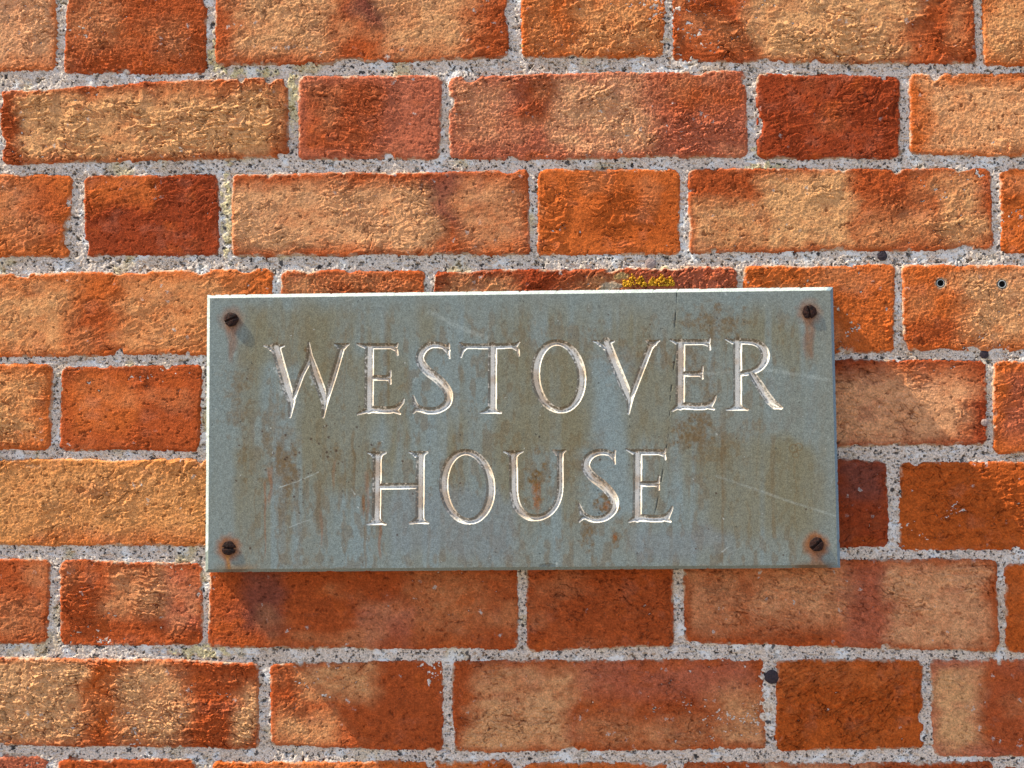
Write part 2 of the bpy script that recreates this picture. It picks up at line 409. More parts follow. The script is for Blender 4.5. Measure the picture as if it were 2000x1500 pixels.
    # mortar smeared over the arrises
    sm = (sst(5, 0, d + 4.5 * fbm(x / 8, y / 8, 3, 3)) * 0.8 * sst(-.3, .3, fbm(x / 40, y / 40, 34, 3)))[..., None]
    cb = cb * (1 - sm) + lin((206, 186, 160)) * sm
    better = h > HB[sl]
    HB[sl] = np.where(better, h, HB[sl]); Din[sl] = np.where(better, d, Din[sl])
    CB[sl] = np.where(better[..., None], cb, CB[sl])
# drilled holes in the right-hand brick, worn pock marks
HOLES = [(1837, 553, 8.0), (1957, 555, 8.0)]
for hx, hy, hr in HOLES:
    rd = np.hypot(X - hx, Y - hy); HB = np.where(rd < hr + 1.5, HB - 16 * sst(hr + 1.5, hr - 1, rd), HB)
    m = (sst(hr + 5, hr + 1, rd + 2.2 * vn(X / 4, Y / 4, 9)) * .6)[..., None]; CB = CB * (1 - m) + lin((206, 190, 160)) * m
# grey-white crustose lichen above the plaque
for (lx, ly, la, lb_, lc) in ((1192, 558, 22, 11, (186, 168, 142)), (1212, 540, 22, 10, (176, 150, 100)), (1010, 90, 10, 20, (200, 180, 120))):
    rd = np.hypot((X - lx) / la, (Y - ly) / lb_) + 0.5 * fbm(X / 9, Y / 9, 12, 3)
    m = (sst(1.0, 0.6, rd) * .8)[..., None]; CB = CB * (1 - m) + lin(lc) * m
    HB = HB + 1.2 * m[..., 0]
# mortar surface
HM = -3.0 + 0.9 * fbm(X / 45, Y / 30, 2, 3) + 1.0 * fbm(X / 9, Y / 9, 7, 3) + 0.7 * vn(X / 3.2, Y / 3.2, 11)
HM = HM - 2.6 * sst(0.33, 0.6, fbm(X / 14, Y / 8, 15, 3))
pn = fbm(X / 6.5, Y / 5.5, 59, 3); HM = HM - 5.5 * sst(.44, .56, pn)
HM = HM - 4.0 * sst(.40, .60, fbm(X / 30, Y / 10, 61, 3)) * sst(-.1, .3, vn(X / 12, Y / 9, 60))
for hx, hy, hr in HOLES: HM = np.where(np.hypot(X - hx, Y - hy) < hr + 6, -60, HM)
CM = np.tile(lin((240, 220, 204)), (NY, NX, 1)).astype(np.float32)
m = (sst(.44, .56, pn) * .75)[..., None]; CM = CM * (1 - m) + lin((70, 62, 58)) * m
m = sst(0.05, 0.6, fbm(X / 110, Y / 60, 18, 3))[..., None] * .6; CM = CM * (1 - m) + lin((222, 194, 168)) * m
m = sst(0.25, 0.6, fbm(X / 60, Y / 60, 21, 4))[..., None] * .65 * (sst(1200, 500, np.hypot(X - 500, (Y - 500)))[..., None] * .7 + .3)
CM = CM * (1 - m) + lin((226, 200, 140)) * m
for (lx, ly, la, lb_) in ((425, 110, 22, 40), (500, 140, 60, 12), (570, 190, 14, 60), (445, 420, 14, 90), (400, 1275, 60, 14), (1290, 530, 30, 12), (1490, 290, 20, 12), (1500, 330, 40, 14)):
    rd = np.hypot((X - lx) / la, (Y - ly) / lb_) + 0.9 * fbm(X / 10, Y / 10, 26, 3)
    m = (sst(1.0, 0.5, rd) * .75)[..., None]; CM = CM * (1 - m) + lin((232, 212, 150)) * m
    HM = HM + 1.6 * m[..., 0]

def to_world(X, Y, H):
    return np.stack([(X - 1000) * U, -H * U, (750 - Y) * U], -1).reshape(-1, 3).astype(np.float32)
F = grid_faces(NX, NY)
wall = empty('brick_wall', (0, 0, YB and (750 - YB) * U))
tag(wall, 'old orange red and buff brick wall with pale speckled lime mortar joints', 'wall')
wo_ = np.array([0, 0, (750 - YB) * U], np.float32)
keepb = ((HB > HM - 2.5).ravel()[F]).any(1)
v_, c_, f_ = submesh(to_world(X, Y, HB), CB.reshape(-1, 3), F, keepb)
np_mesh('brickwork', v_, f_, MB, wall, c_, True, wo_)
keepm = ((HM > HB - 2.5).ravel()[F]).any(1)
v_, c_, f_ = submesh(to_world(X, Y, HM), CM.reshape(-1, 3), F, keepm)
np_mesh('mortar', v_, f_, MM, wall, c_, True, wo_)
def wall_h(px, py):
    j = min(max(np.searchsorted(gy, py), 0), NY - 1); i = min(max(np.searchsorted(gx, px), 0), NX - 1)
    return float(max(HB[j, i], HM[j, i]))

# unseen ground sheet at the wall foot, added to bounce warm light upward
import bmesh
bm = bmesh.new(); zg = (750 - YB) * U
for c_ in ((-8, -14, zg), (8, -14, zg), (8, .4, zg), (-8, .4, zg)): bm.verts.new(c_)
bm.faces.new(bm.verts); me = bpy.data.meshes.new('bounce_ground'); bm.to_mesh(me); bm.free()
me.materials.append(mat_simple('pale bounce ground', (0.18, 0.15, 0.12), (0.27, 0.225, 0.175), 60, 0.95, 0.003))
tag(link(bpy.data.objects.new('bounce_ground', me)), kind='structure')

# ------------------------------------------------------------------ the slate plaque
TH = 27.0e-3 / U            # front face above the wall, in px units
CH = 7.0                    # chamfer
outer = [(403, 575.5), (1628.5, 560), (1643, 1110), (399.5, 1119)]
def inset(c, t):
    out = []
    n = len(c)
    for i in range(n):
        p0, p1, p2 = c[i - 1], c[i], c[(i + 1) % n]
        a = Vector((p1[0] - p0[0], p1[1] - p0[1])).normalized(); b = Vector((p2[0] - p1[0], p2[1] - p1[1])).normalized()
        na = Vector((-a.y, a.x)); nb = Vector((-b.y, b.x)); m = (na + nb); m = m / (1 + na.dot(nb))
        out.append((p1[0] + m.x * t, p1[1] + m.y * t))
    return out
inner = inset(outer, CH)
def bil(c, s, t):
    (ax, ay), (bx, by), (cx, cy), (dx, dy) = c
    x = (1 - s) * (1 - t) * ax + s * (1 - t) * bx + s * t * cx + (1 - s) * t * dx
    y = (1 - s) * (1 - t) * ay + s * (1 - t) * by + s * t * cy + (1 - s) * t * dy
    return x, y
PNX, PNY = 1420, 640
S_, T_ = np.meshgrid(np.linspace(0, 1, PNX), np.linspace(0, 1, PNY))
PX, PY = bil(inner, S_, T_)
PX = PX.astype(np.float32); PY = PY.astype(np.float32)

def ell(cx, cy, rx, ry, tilt, wside, wtop, n=40):
    pts = []
    for i in range(n + 1):
        a = 2 * math.pi * i / n; x = rx * math.cos(a); y = ry * math.sin(a)
        w_ = wtop + (wside - wtop) * abs(math.cos(a + tilt)) ** 1.3
        pts.append((cx + x * math.cos(tilt) - y * math.sin(tilt), cy + x * math.sin(tilt) + y * math.cos(tilt), w_))
    return pts
def spl(pts, n=6):
    out = []
    P_ = [pts[0]] + list(pts) + [pts[-1]]
    for i in range(1, len(P_) - 2):
        for k in range(n):
            t = k / n; r = []
            for d_ in range(3):
                p0, p1, p2, p3 = (P_[i + o][d_] for o in (-1, 0, 1, 2))
                r.append(0.5 * ((2 * p1) + (-p0 + p2) * t + (2 * p0 - 5 * p1 + 4 * p2 - p3) * t * t + (-p0 + 3 * p1 - 3 * p2 + p3) * t ** 3))
            out.append(tuple(r))
    out.append(tuple(pts[-1]))
    return out
def ser(xa, xb, y, xc, yin, w):
    """bracketed serif: tips xa..xb at height y meeting the stem centre xc at yin"""
    s = 1 if yin > y else -1
    return [[(xa, y, .9), ((xa + xc) / 2, y + s * 2.6, 2.6), (xc, yin, w)], [(xb, y, .9), ((xb + xc) / 2, y + s * 2.6, 2.6), (xc, yin, w)],
            [(xa, y, .9), (xc, y + s * 3.0, 3.2), (xb, y, .9)],
            [(xa + .24 * (xb - xa), y + s * 3.2, 2.8), (xb - .24 * (xb - xa), y + s * 3.2, 2.8)],
            [(xa + .34 * (xb - xa), y + s * 6, 3.4), (xb - .34 * (xb - xa), y + s * 6, 3.4)]]
def letE(tip, stem, yt, rt, up, dn, ym, rm, mup, mdn, yb, btip, rup, rlow):
    return [[(stem, yt + 2, 7.6), (stem - 1, yb, 7.8)],
            [(tip[0], tip[1], 1), (stem - 8, yt, 3.8), (stem, yt + 2, 5)],
            [(stem, yt, 4.6), (rt - 12, yt, 4.4), (rt - 3, yt, 2.6), (rt, up, .9)], [(rt - 12, yt + 1, 3.6), (rt - 2, (yt + dn) / 2 - 1, 2.2), (rt, dn, .8)],
            [(stem, ym, 4.2), (rm - 10, ym, 4.2)], [(rm - 12, ym, 3.6), (rm - 2, ym - 3, 2.4), (rm, mup, .8)], [(rm - 12, ym, 3.6), (rm - 2, ym + 3, 2.4), (rm, mdn, .8)],
            [(btip[0], btip[1], 1.1), (stem - 8, yb + 3, 4.0), (stem, yb, 6)],
            [(stem, yb, 6.2), (stem + 30, yb + 2, 5.6), (rlow[0] - 18, yb + 1.5, 5.8), (rlow[0] - 8, yb - 1, 5.2), (rup[0] - 3, rup[1] + 7, 2.2), (rup[0], rup[1], .8)],
            [(rlow[0] - 12, yb + 1, 5), (rlow[0], rlow[1], 1)]]
LET = [
 ('W', [[(538, 678, 8.2), (562, 762, 8), (569, 784, 6.5), (566, 814, 1.4)], *ser(516, 554, 675, 538, 686, 6),
        [(566, 812, 1.4), (571, 780, 4.2), (589, 730, 4.6), (603, 704, 5), (603, 690, 3.6), (602.5, 669, 1)],
        [(602.5, 669, 1), (605, 695, 4.5), (614, 724, 7.2), (630, 768, 7.4), (634, 784, 6), (631, 814, 1.3)],
        [(631, 812, 1.3), (637, 780, 4.4), (651, 735, 5.2), (666, 683, 5.2)], *ser(654, 681, 672, 666, 682, 4)]),
 ('E', letE((698, 671.5), 721.5, 676, 776, 671, 693, 738, 762.5, 724, 749, 799, (698.5, 808.5), (788.5, 779), (781, 808))),
 ('S', [spl([(876, 684, 2.6), (862, 675, 4.4), (841, 674, 5.4), (825, 685, 6.4), (820, 703, 7.2), (834, 724, 7.6), (858, 743, 7.8), (875, 766, 7.4), (873, 788, 6.6), (853, 801, 5.6), (828, 801, 5.0), (813, 792, 3.6), (807, 774, .9)]),
        [(866, 677, 3.8), (875, 678, 2.4), (876.5, 671, .8)], [(868, 678, 4), (875, 688, 2.4), (877.5, 699, .8)], [(820, 800, 4), (812, 799, 3), (807, 806, .9)]]),
 ('T', [[(898, 670, .9), (905, 676, 3.8), (962, 676.5, 4.4), (1006, 675, 3.8), (1013.5, 668.5, .9)], [(910, 677, 3.8), (903, 685, 2.4), (900, 697, .8)], [(1002, 676, 3.8), (1011, 683, 2.4), (1013.5, 694, .8)],
        [(962, 677, 7.4), (961.5, 799, 7.4)], *ser(938.5, 978, 806, 960, 796, 6)]),
 ('O', [ell(1091, 735, 45, 66.5, -0.10, 7.6, 4.6)]),
 ('V', [[(1184, 668, 8), (1224, 766, 7.8), (1229, 780, 6), (1227.5, 807, 1.2)], *ser(1159, 1199, 666, 1183, 677, 6.5), [(1227.5, 806, 1.2), (1232, 776, 4.6), (1250, 728, 5.2), (1270, 676, 5.2)], *ser(1262, 1287, 665.3, 1273, 676, 4)]),
 ('E', letE((1309.5, 663.5), 1329.5, 668, 1386.5, 661, 682, 730, 1372, 716, 739, 792, (1313, 802), (1397.5, 773.5), (1394, 799))),
 ('R', [[(1440.5, 667, 7.4), (1440.5, 793, 7.4)], [(1417, 661.5, 1), (1431, 667, 3.8), (1440, 668, 5)], *ser(1420, 1460, 800, 1440.5, 790, 6),
        spl([(1440, 667, 4.4), (1470, 668, 4.8), (1488, 677, 6.4), (1495, 695, 7.4), (1487, 714, 6.4), (1470, 725, 4.8), (1444, 730, 4.0)]),
        spl([(1468, 729, 5.5), (1480, 747, 6.8), (1496, 771, 7.2), (1510, 787, 6), (1527, 796.5, 1.1)]), [(1500, 782, 5), (1512, 795, 3), (1526, 797.5, 1)]]),
 ('H', [[(737, 890, 7.4), (735, 1016, 7.4)], *ser(719, 753, 884, 737, 895, 6), *ser(717.5, 753, 1023.5, 735, 1012, 6), [(738, 950, 4.8), (820, 949, 4.6)],
        [(821, 889, 7.2), (820, 1014, 7.2)], *ser(800, 834.5, 883, 821, 894, 6), *ser(800, 836, 1021.5, 820, 1010, 6)]),
 ('O', [ell(912.5, 950.5, 46, 68, -0.08, 7.6, 4.6)]),
 ('U', [spl([(1002, 888, 7.2), (1003, 930, 7.2), (1004, 965, 7.2), (1012, 992, 6.8), (1034, 1010, 5.6), (1062, 1008, 5.0), (1083, 990, 5.0), (1093, 962, 5.2), (1094, 925, 5.2), (1094, 886, 5.2)]),
        *ser(985, 1020, 882, 1002, 893, 6), *ser(1080, 1104, 880, 1093, 890, 4)]),
 ('S', [spl([(1199, 892, 2.6), (1186, 884, 4.4), (1167, 883.5, 5.2), (1150, 893, 6.4), (1144, 911, 7.2), (1157, 931, 7.6), (1181, 950, 7.8), (1199, 974, 7.4), (1198, 995, 6.6), (1181, 1011, 5.6), (1157, 1014, 5.0), (1139, 1004, 3.8), (1131, 985, .9)]),
        [(1190, 886, 3.8), (1199, 887, 2.4), (1201, 880, .8)], [(1192, 887, 4), (1199, 896, 2.4), (1201, 905, .8)], [(1146, 1010, 4), (1138, 1010, 3), (1131.5, 1018, .9)]]),
 ('E', letE((1223.5, 877.5), 1245.5, 883, 1299.5, 877, 897, 945, 1287, 930, 956, 1011, (1228, 1018.5), (1313, 990), (1309.5, 1018.5))),
]
DEP = np.zeros((PNY, PNX), np.float32); LID = np.zeros((PNY, PNX), np.int32)
wob = 0.7 * fbm(PX / 5, PY / 5, 35, 3)
for li, (ch, strokes) in enumerate(LET):
    allp = [p for s in strokes for p in s]
    x0, x1 = min(p[0] for p in allp) - 12, max(p[0] for p in allp) + 12; y0, y1 = min(p[1] for p in allp) - 12, max(p[1] for p in allp) + 12
    m = (PX > x0) & (PX < x1) & (PY > y0) & (PY < y1)
    jj = np.where(m.any(1))[0]; ii = np.where(m.any(0))[0]
    sl = (slice(jj[0], jj[-1] + 1), slice(ii[0], ii[-1] + 1)); x = PX[sl]; y = PY[sl]
    best = np.full(x.shape, -99.0, np.float32)
    for s in strokes:
        for a, b in zip(s[:-1], s[1:]):
            ex, ey = b[0] - a[0], b[1] - a[1]; L2 = ex * ex + ey * ey + 1e-6
            t = np.clip(((x - a[0]) * ex + (y - a[1]) * ey) / L2, 0, 1)
            best = np.maximum(best, a[2] + (b[2] - a[2]) * t - np.hypot(x - a[0] - ex * t, y - a[1] - ey * t))
    best = best * 1.0 + np.where(best > -6, 1.5, 0) + wob[sl] * 0.15
    best = np.where(best < 0.25, 0, best)
    upd = best > DEP[sl]
    DEP[sl] = np.where(upd, best, DEP[sl]); LID[sl] = np.where(upd, li + 1, LID[sl])
dist_in = DEP.copy()
depth = np.minimum(dist_in * 1.0, 6.0)
chip = np.zeros_like(PX)
# flake off the lower edge
rd = np.hypot((PX - 1070) / 17, (PY - 1108) / 9) + .35 * fbm(PX / 6, PY / 6, 36, 3); chip += sst(1, .8, rd) * 2.0
# hairline crack
crack = [(1322, 570), (1321, 600), (1318, 640), (1320, 690), (1312, 745), (1308, 800), (1306, 850), (1300, 885), (1293, 930), (1288, 960), (1283, 985), (1277, 1010)]
def lined(pts):
    d = np.full(PX.shape, 99.0, np.float32)
    for a, b in zip(pts[:-1], pts[1:]):
        ex, ey = b[0] - a[0], b[1] - a[1]; t = np.clip(((PX - a[0]) * ex + (PY - a[1]) * ey) / (ex * ex + ey * ey), 0, 1)
        d = np.minimum(d, np.hypot(PX - a[0] - ex * t, PY - a[1] - ey * t))
    return d
wv = 1.6 * vn(PX / 9, PY / 14, 37)
crd = lined([(a + 0, b) for a, b in crack]) + wv * .8
crk = sst(1.5, .5, crd) * sst(-.25, .15, fbm(PX / 30, PY / 12, 38, 2))
surf = 0.10 * fbm(PX / 40, PY / 40, 39, 2) + 0.05 * vn(PX / 4, PY / 4, 41)
HP = TH - depth - chip - crk * 0.9 + surf

# ---- plaque colours
teal = lin((130, 140, 137)); gry = lin((132, 134, 124)); olive = lin((128, 120, 94)); blue = lin((134, 148, 150)); rust = lin((150, 88, 40)); brn = lin((116, 90, 54))
C = np.tile(teal, PX.shape + (1,)).astype(np.float32)
def mixc(m, c): 
    global C
    m = np.clip(m, 0, 1)[..., None]; C = C * (1 - m) + c * m
mixc(.75 * sst(-.35, .4, fbm(PX / 95, PY / 240, 42, 4) + .15), gry)
inn = sst(410, 520, PX) * sst(570, 640, PY) * sst(1640, 1560, PX)
bandn = fbm(PX / 55, PY / 420, 45, 4) + .35 * fbm(PX / 60, PY / 60, 48, 3)
mixc(.8 * sst(-.45, .45, bandn) * inn * sst(1090, 930, PY + 60 * vn(PX / 60, PY / 300, 51)), olive)
mixc(.45 * sst(.1, .5, fbm(PX / 28, PY / 300, 54, 3)) * sst(800, 880, PY) * sst(1060, 960, PY), olive)
mixc(.6 * sst(.05, .5, fbm(PX / 34, PY / 500, 56, 3)) * inn, blue)
mixc(.38 * sst(.0, .35, fbm(PX / 12, PY / 26, 57, 4)) * inn, brn)
for (x0, x1, y0, y1, s, c) in ((1165, 1235, 700, 1010, .8, blue), (1305, 1340, 800, 1000, .6, blue), (735, 752, 600, 660, .7, blue), (690, 760, 820, 880, .5, blue), (1500, 1600, 720, 860, .45, blue), (470, 700, 600, 720, .5, olive), (620, 730, 700, 960, .6, olive), (1020, 1160, 680, 880, .6, olive), (1210, 1320, 720, 860, .55, olive), (1380, 1600, 860, 1040, .5, olive), (760, 1000, 960, 1090, .5, lin((128, 136, 140))), (1230, 1420, 1030, 1090, .4, lin((128, 132, 136))), (410, 460, 590, 1090, .6, teal)):
    e = 18
    wX = PX + 16 * fbm(PX / 40, PY / 90, 59, 3); wY = PY + 26 * fbm(PX / 30, PY / 60, 62, 3)
    mixc(s * sst(-e, e, wX - x0) * sst(-e, e, x1 - wX) * sst(-e, e, wY - y0) * sst(-e, e, y1 - wY), c)
def blob(cx, cy, ax, ay, s, c, nz=1.3, ns=14):
    rd = np.hypot((PX - cx) / ax, (PY - cy) / ay) + nz * fbm(PX / ns, PY / ns, int(cx) % 50, 4); mixc(s * sst(1.1, .2, rd) * (.55 + .6 * sst(-.3, .3, fbm(PX / 4, PY / 5, int(cy) % 50, 3))), c)
for a in ((460, 790, 30, 60, .45), (545, 850, 40, 60, .35), (1400, 625, 60, 36, .6), (1350, 840, 45, 36, .7), (1385, 870, 60, 50, .4), (1240, 700, 90, 50, .3), (1140, 900, 60, 60, .25), (1365, 730, 40, 60, .35), (990, 1090, 40, 20, .2), (1185, 985, 26, 20, .8), (1145, 1045, 16, 28, .7), (1200, 1050, 13, 34, .75), (1046, 935, 20, 44, .95), (545, 910, 30, 45, .5), (600, 690, 6, 14, .8), (546, 745, 8, 8, .8), (650, 735, 20, 60, .3), (735, 930, 14, 70, .75), (475, 905, 12, 40, .6), (560, 930, 14, 60, .6), (655, 905, 12, 30, .5)):
    blob(*a, brn)
for a in ((1048, 960, 9, 34, .7), (1200, 1045, 5, 10, .7), (1188, 992, 12, 10, .5), (655, 920, 5, 8, .6)): blob(*a, rust)
def streak(x, y0, y1, w_, s, c, dx=0, fade=.35):
    t = np.clip((PY - y0) / (y1 - y0), 0, 1)
    xc = x + dx * t + 3.0 * vn(PX * 0 + x, PY / 28, 63); wd = w_ * (1 - .45 * t) * (1 + .3 * vn(PX * 0 + x, PY / 17, 30))
    m = sst(1.25, .4, np.abs(PX - xc) / wd) * sst(y0 - 8, y0 + 8, PY) * (1 - t * fade) * sst(y1 + 10, y1 - 10, PY)
    mixc(s * m * (.75 + .25 * fbm(PX / 5, PY / 14, 29, 2)), c)
for k in range(26):
    streak(R2.uniform(450, 1600), (y_ := R2.choice([815, 1025, 640, 830])), y_ + R2.uniform(60, 190), R2.uniform(1.5, 5), R2.uniform(.15, .4), brn, R2.uniform(-4, 4))
for k in range(14):
    streak(R2.uniform(450, 760), (y_ := R2.uniform(840, 960)), y_ + R2.uniform(50, 150), R2.uniform(2, 6), R2.uniform(.4, .75), rust if k % 3 == 0 else brn, R2.uniform(-3, 3))
for a in ((470, 880, 1060, 16, .45, olive, -4), (556, 880, 1108, 12, .5, brn, -6), (547, 990, 1108, 5, .45, brn, -4), (620, 940, 1045, 8, .6, brn, 3), (626, 1000, 1066, 3.5, .5, rust, 1), (668, 930, 1000, 7, .5, brn, -6), (650, 915, 962, 3, .5, brn, 0), (712, 965, 1112, 4.5, .75, brn, 3), (707, 970, 1010, 3, .6, rust, 2), (1414, 800, 1100, 6, .5, brn, -2), (1407, 830, 1110, 3, .4, brn, 6), (1510, 850, 1050, 5, .5, brn, 2), (1554, 900, 1080, 2.5, .4, brn, 2), (1462, 980, 1060, 4, .35, brn, 0), (1035, 1010, 1050, 8, .3, brn, 0), (1155, 1020, 1100, 8, .45, brn, 0), (1400, 1060, 1108, 10, .4, brn, 0), (735, 870, 1000, 7, .45, brn, 2), (1230, 800, 900, 9, .3, olive, 3), (1120, 800, 940, 10, .3, olive, 0), (860, 800, 880, 12, .3, olive, 0)):
    streak(*a)
# rust from the four screws
SCR = [(452, 624, 35, -6), (1580.5, 609, 100, 2), (447, 1070.5, -8, 0), (1594.5, 1063, 42, 0)]
for (sx, sy, y1, s, w_) in ((452, 624, 705, .75, 12), (1580, 609, 700, .85, 14), (447, 1070, 1124, .95, 9), (1594, 1063, 1124, .98, 22)):
    rd = np.hypot(PX - sx, PY - sy); mixc(.9 * sst(32, 13, rd + 3 * vn(PX / 8, PY / 8, 25)) * (s if sy > 900 else s * .7), rust)
    streak(sx, sy + 6, y1, w_, s, lin((138, 86, 54)), 0, .35)
streak(447, 1082, 1124, 4, .8, lin((176, 116, 46)), 2, 0)
mixc(.8 * sst(1090, 1112, PY) * sst(60, 20, np.abs(PX - 1590)), lin((120, 82, 42)))
mixc(.6 * sst(1096, 1112, PY) * sst(60, 10, np.abs(PX - 465)), lin((140, 104, 60)))
# curled drip mark
for (cx, cy, r_) in ((1550, 876, 8), (1560, 873, 7), (1554, 888, 6)):
    mixc(.5 * sst(1.8, .6, np.abs(np.hypot(PX - cx, PY - cy) - r_)), brn)
# scratches
for pts, w_, s in (([(545, 952), (580, 941), (622, 922)], 1.1, .8), ([(565, 1030), (590, 1020), (606, 1015)], 1.0, .6), ([(840, 610), (900, 640), (950, 660)], 5, .25), ([(1400, 930), (1560, 985), (1640, 1010)], 2.6, .25), ([(1370, 730), (1500, 722), (1620, 742)], 3.5, .22), ([(686, 955), (693, 965)], 1.2, .8), ([(808, 745), (812, 738)], 1.4, .8), ([(1410, 1078), (1423, 1068)], 1.0, .7), ([(1085, 1108), (1088, 1100)], 1.3, .9), ([(1408, 566), (1420, 576)], 1.5, .8), ([(1322, 570), (1322, 580)], 1.2, -.8)):
    d_ = lined(pts) + .5 * vn(PX / 5, PY / 5, 27)
    mixc(abs(s) * sst(w_ * 1.4, w_ * .4, d_) * (.6 + .4 * vn(PX / 6, PY / 6, 23)), lin((200, 206, 200)) if s > 0 else lin((30, 30, 30)))
mixc(.6 * crk, lin((52, 48, 40)))
# white cut paint scuffs beside the W
blob(541, 715, 6, 22, .7, lin((190, 194, 190)), 1.2, 6); blob(550, 760, 6, 16, .6, lin((190, 194, 190)), 1.2, 6); blob(609, 740, 5, 16, .5, lin((180, 184, 180)), 1.2, 6)
# dirt dots
for k in range(90):
    a = R2.uniform(430, 1600); b = R2.uniform(600, 1100); r_ = R2.uniform(1.0, 2.4)
    if k < 45: a = R2.gauss(620, 60); b = R2.gauss(900, 60)
    m_ = (np.abs(PY[:, 0] - b) < 12)
    jj = np.where(m_)[0]
    if len(jj) == 0: continue
    s_ = slice(jj[0], jj[-1] + 1); d_ = np.hypot(PX[s_] - a, PY[s_] - b) + .9 * vn(PX[s_] / 2, PY[s_] / 2, 20)
    m = (sst(r_ + .6, r_ - .6, d_) * .75)[..., None]; C[s_] = C[s_] * (1 - m) + lin((70, 46, 34)) * m
# letter paint: pale; upper-left walls get dirt, wear and painted shade
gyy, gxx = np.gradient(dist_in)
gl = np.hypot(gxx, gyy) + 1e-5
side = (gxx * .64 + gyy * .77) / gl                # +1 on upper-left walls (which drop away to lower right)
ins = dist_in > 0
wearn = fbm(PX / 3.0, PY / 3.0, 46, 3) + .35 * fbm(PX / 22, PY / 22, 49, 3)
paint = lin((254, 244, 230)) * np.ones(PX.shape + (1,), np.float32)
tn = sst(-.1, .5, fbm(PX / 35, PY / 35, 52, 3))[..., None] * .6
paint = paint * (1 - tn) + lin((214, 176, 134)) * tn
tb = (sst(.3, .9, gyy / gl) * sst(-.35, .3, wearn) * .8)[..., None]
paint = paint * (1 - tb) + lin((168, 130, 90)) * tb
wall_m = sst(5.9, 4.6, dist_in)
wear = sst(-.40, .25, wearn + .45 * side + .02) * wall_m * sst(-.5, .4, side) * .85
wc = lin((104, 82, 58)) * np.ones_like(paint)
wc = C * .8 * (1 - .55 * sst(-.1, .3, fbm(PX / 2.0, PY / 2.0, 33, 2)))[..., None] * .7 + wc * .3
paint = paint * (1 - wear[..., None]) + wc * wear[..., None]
dk = (wall_m * (.35 + .65 * sst(-.1, .3, wearn)) * .72 * sst(1.8, 2.9, dist_in))[..., None]  # shade painted on the groove walls, rim left white as if sunlit
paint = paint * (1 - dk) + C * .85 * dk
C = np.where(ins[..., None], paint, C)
# paint halo just outside the upper-left cut
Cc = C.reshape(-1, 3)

def Pw(X, Y, H):
    s = (D - H * U) / D
    # the outline is laid out on the front face plane; one scale for the whole slab keeps its sides square
    s = (D - TH * U) / D
    return np.stack([(X - 1000) * U * s, -H * U * np.ones_like(X), (750 - Y) * U * s], -1).reshape(-1, 3).astype(np.float32)
sign = empty('house_sign', P(1020, 1115, 0))
so3 = np.array(sign.location, np.float32)
tag(sign, 'rectangular grey green slate house name plaque with carved white letters, screwed to the brick wall', 'sign')
VP = Pw(PX, PY, HP); FP = grid_faces(PNX, PNY)
lidv = LID.ravel()[FP].max(1)
sv, scol, sf = submesh(VP, Cc, FP, lidv == 0)
# chamfers, sides and back
ring_i = np.concatenate([np.arange(0, PNX - 1), np.arange(PNX - 1, PNX * PNY - 1, PNX), np.arange(PNX * PNY - 1, PNX * (PNY - 1), -1), np.arange(PNX * (PNY - 1), 0, -PNX)])
rs, rt = S_.ravel()[ring_i], T_.ravel()[ring_i]
n = len(ring_i)
OX, OY = bil(outer, rs, rt)
nick = .8 * np.clip(fbm(OX / 8 + 3, OY / 8, 55, 3) - .3, 0, 1) * 4
ccx, ccy = 1020, 842
IX, IY = PX.ravel()[ring_i], PY.ravel()[ring_i]
OX = OX + np.sign(ccx - OX) * nick * (np.abs(OX - ccx) > 590); OY = OY + np.sign(ccy - OY) * nick * (np.abs(OY - ccy) > 255)
r0 = VP[ring_i]
r1 = Pw(OX, OY, np.full(n, TH - CH)); r2 = r1.copy()
r3 = Pw(OX, OY, np.full(n, 1.5))
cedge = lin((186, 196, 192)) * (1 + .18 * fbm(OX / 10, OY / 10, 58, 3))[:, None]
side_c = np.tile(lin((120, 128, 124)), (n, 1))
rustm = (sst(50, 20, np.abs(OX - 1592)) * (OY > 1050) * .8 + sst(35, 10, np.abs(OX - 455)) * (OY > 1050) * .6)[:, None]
cedge = np.where((OY > 1080)[:, None], lin((132, 142, 136)), cedge); cedge = np.where((OX > 1620)[:, None], lin((128, 150, 162)), cedge)  # sunlight painted in: top and left chamfers paler, bottom and right duller
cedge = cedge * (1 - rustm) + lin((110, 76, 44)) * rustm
base = len(sv)
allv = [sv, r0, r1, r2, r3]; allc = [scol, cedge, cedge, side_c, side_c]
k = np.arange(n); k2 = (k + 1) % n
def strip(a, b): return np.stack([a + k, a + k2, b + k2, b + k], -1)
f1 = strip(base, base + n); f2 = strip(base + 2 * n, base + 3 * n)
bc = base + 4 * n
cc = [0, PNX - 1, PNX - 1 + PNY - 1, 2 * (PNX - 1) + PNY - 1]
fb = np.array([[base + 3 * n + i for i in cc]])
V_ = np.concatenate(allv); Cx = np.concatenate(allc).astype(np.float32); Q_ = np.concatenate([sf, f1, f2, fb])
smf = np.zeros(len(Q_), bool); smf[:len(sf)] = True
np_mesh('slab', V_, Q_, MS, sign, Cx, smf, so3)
k_ = M('worn white letter paint', 0.8, 0.3)
cc_ = k_.mix(1.0, k_.attr(), k_.gray(k_.rng(k_.noise(1100, 3, .7), .3, .7, .82, 1.12)), 'MULTIPLY')
MP = k_.done(cc_, k_.bump(k_.noise(1200, 3), .00005))
words = ['first word'] * 8 + ['second word'] * 5
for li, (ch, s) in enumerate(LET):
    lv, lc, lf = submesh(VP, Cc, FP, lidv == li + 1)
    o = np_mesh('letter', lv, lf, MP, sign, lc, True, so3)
    o['label'] = 'carved white capital ' + ch

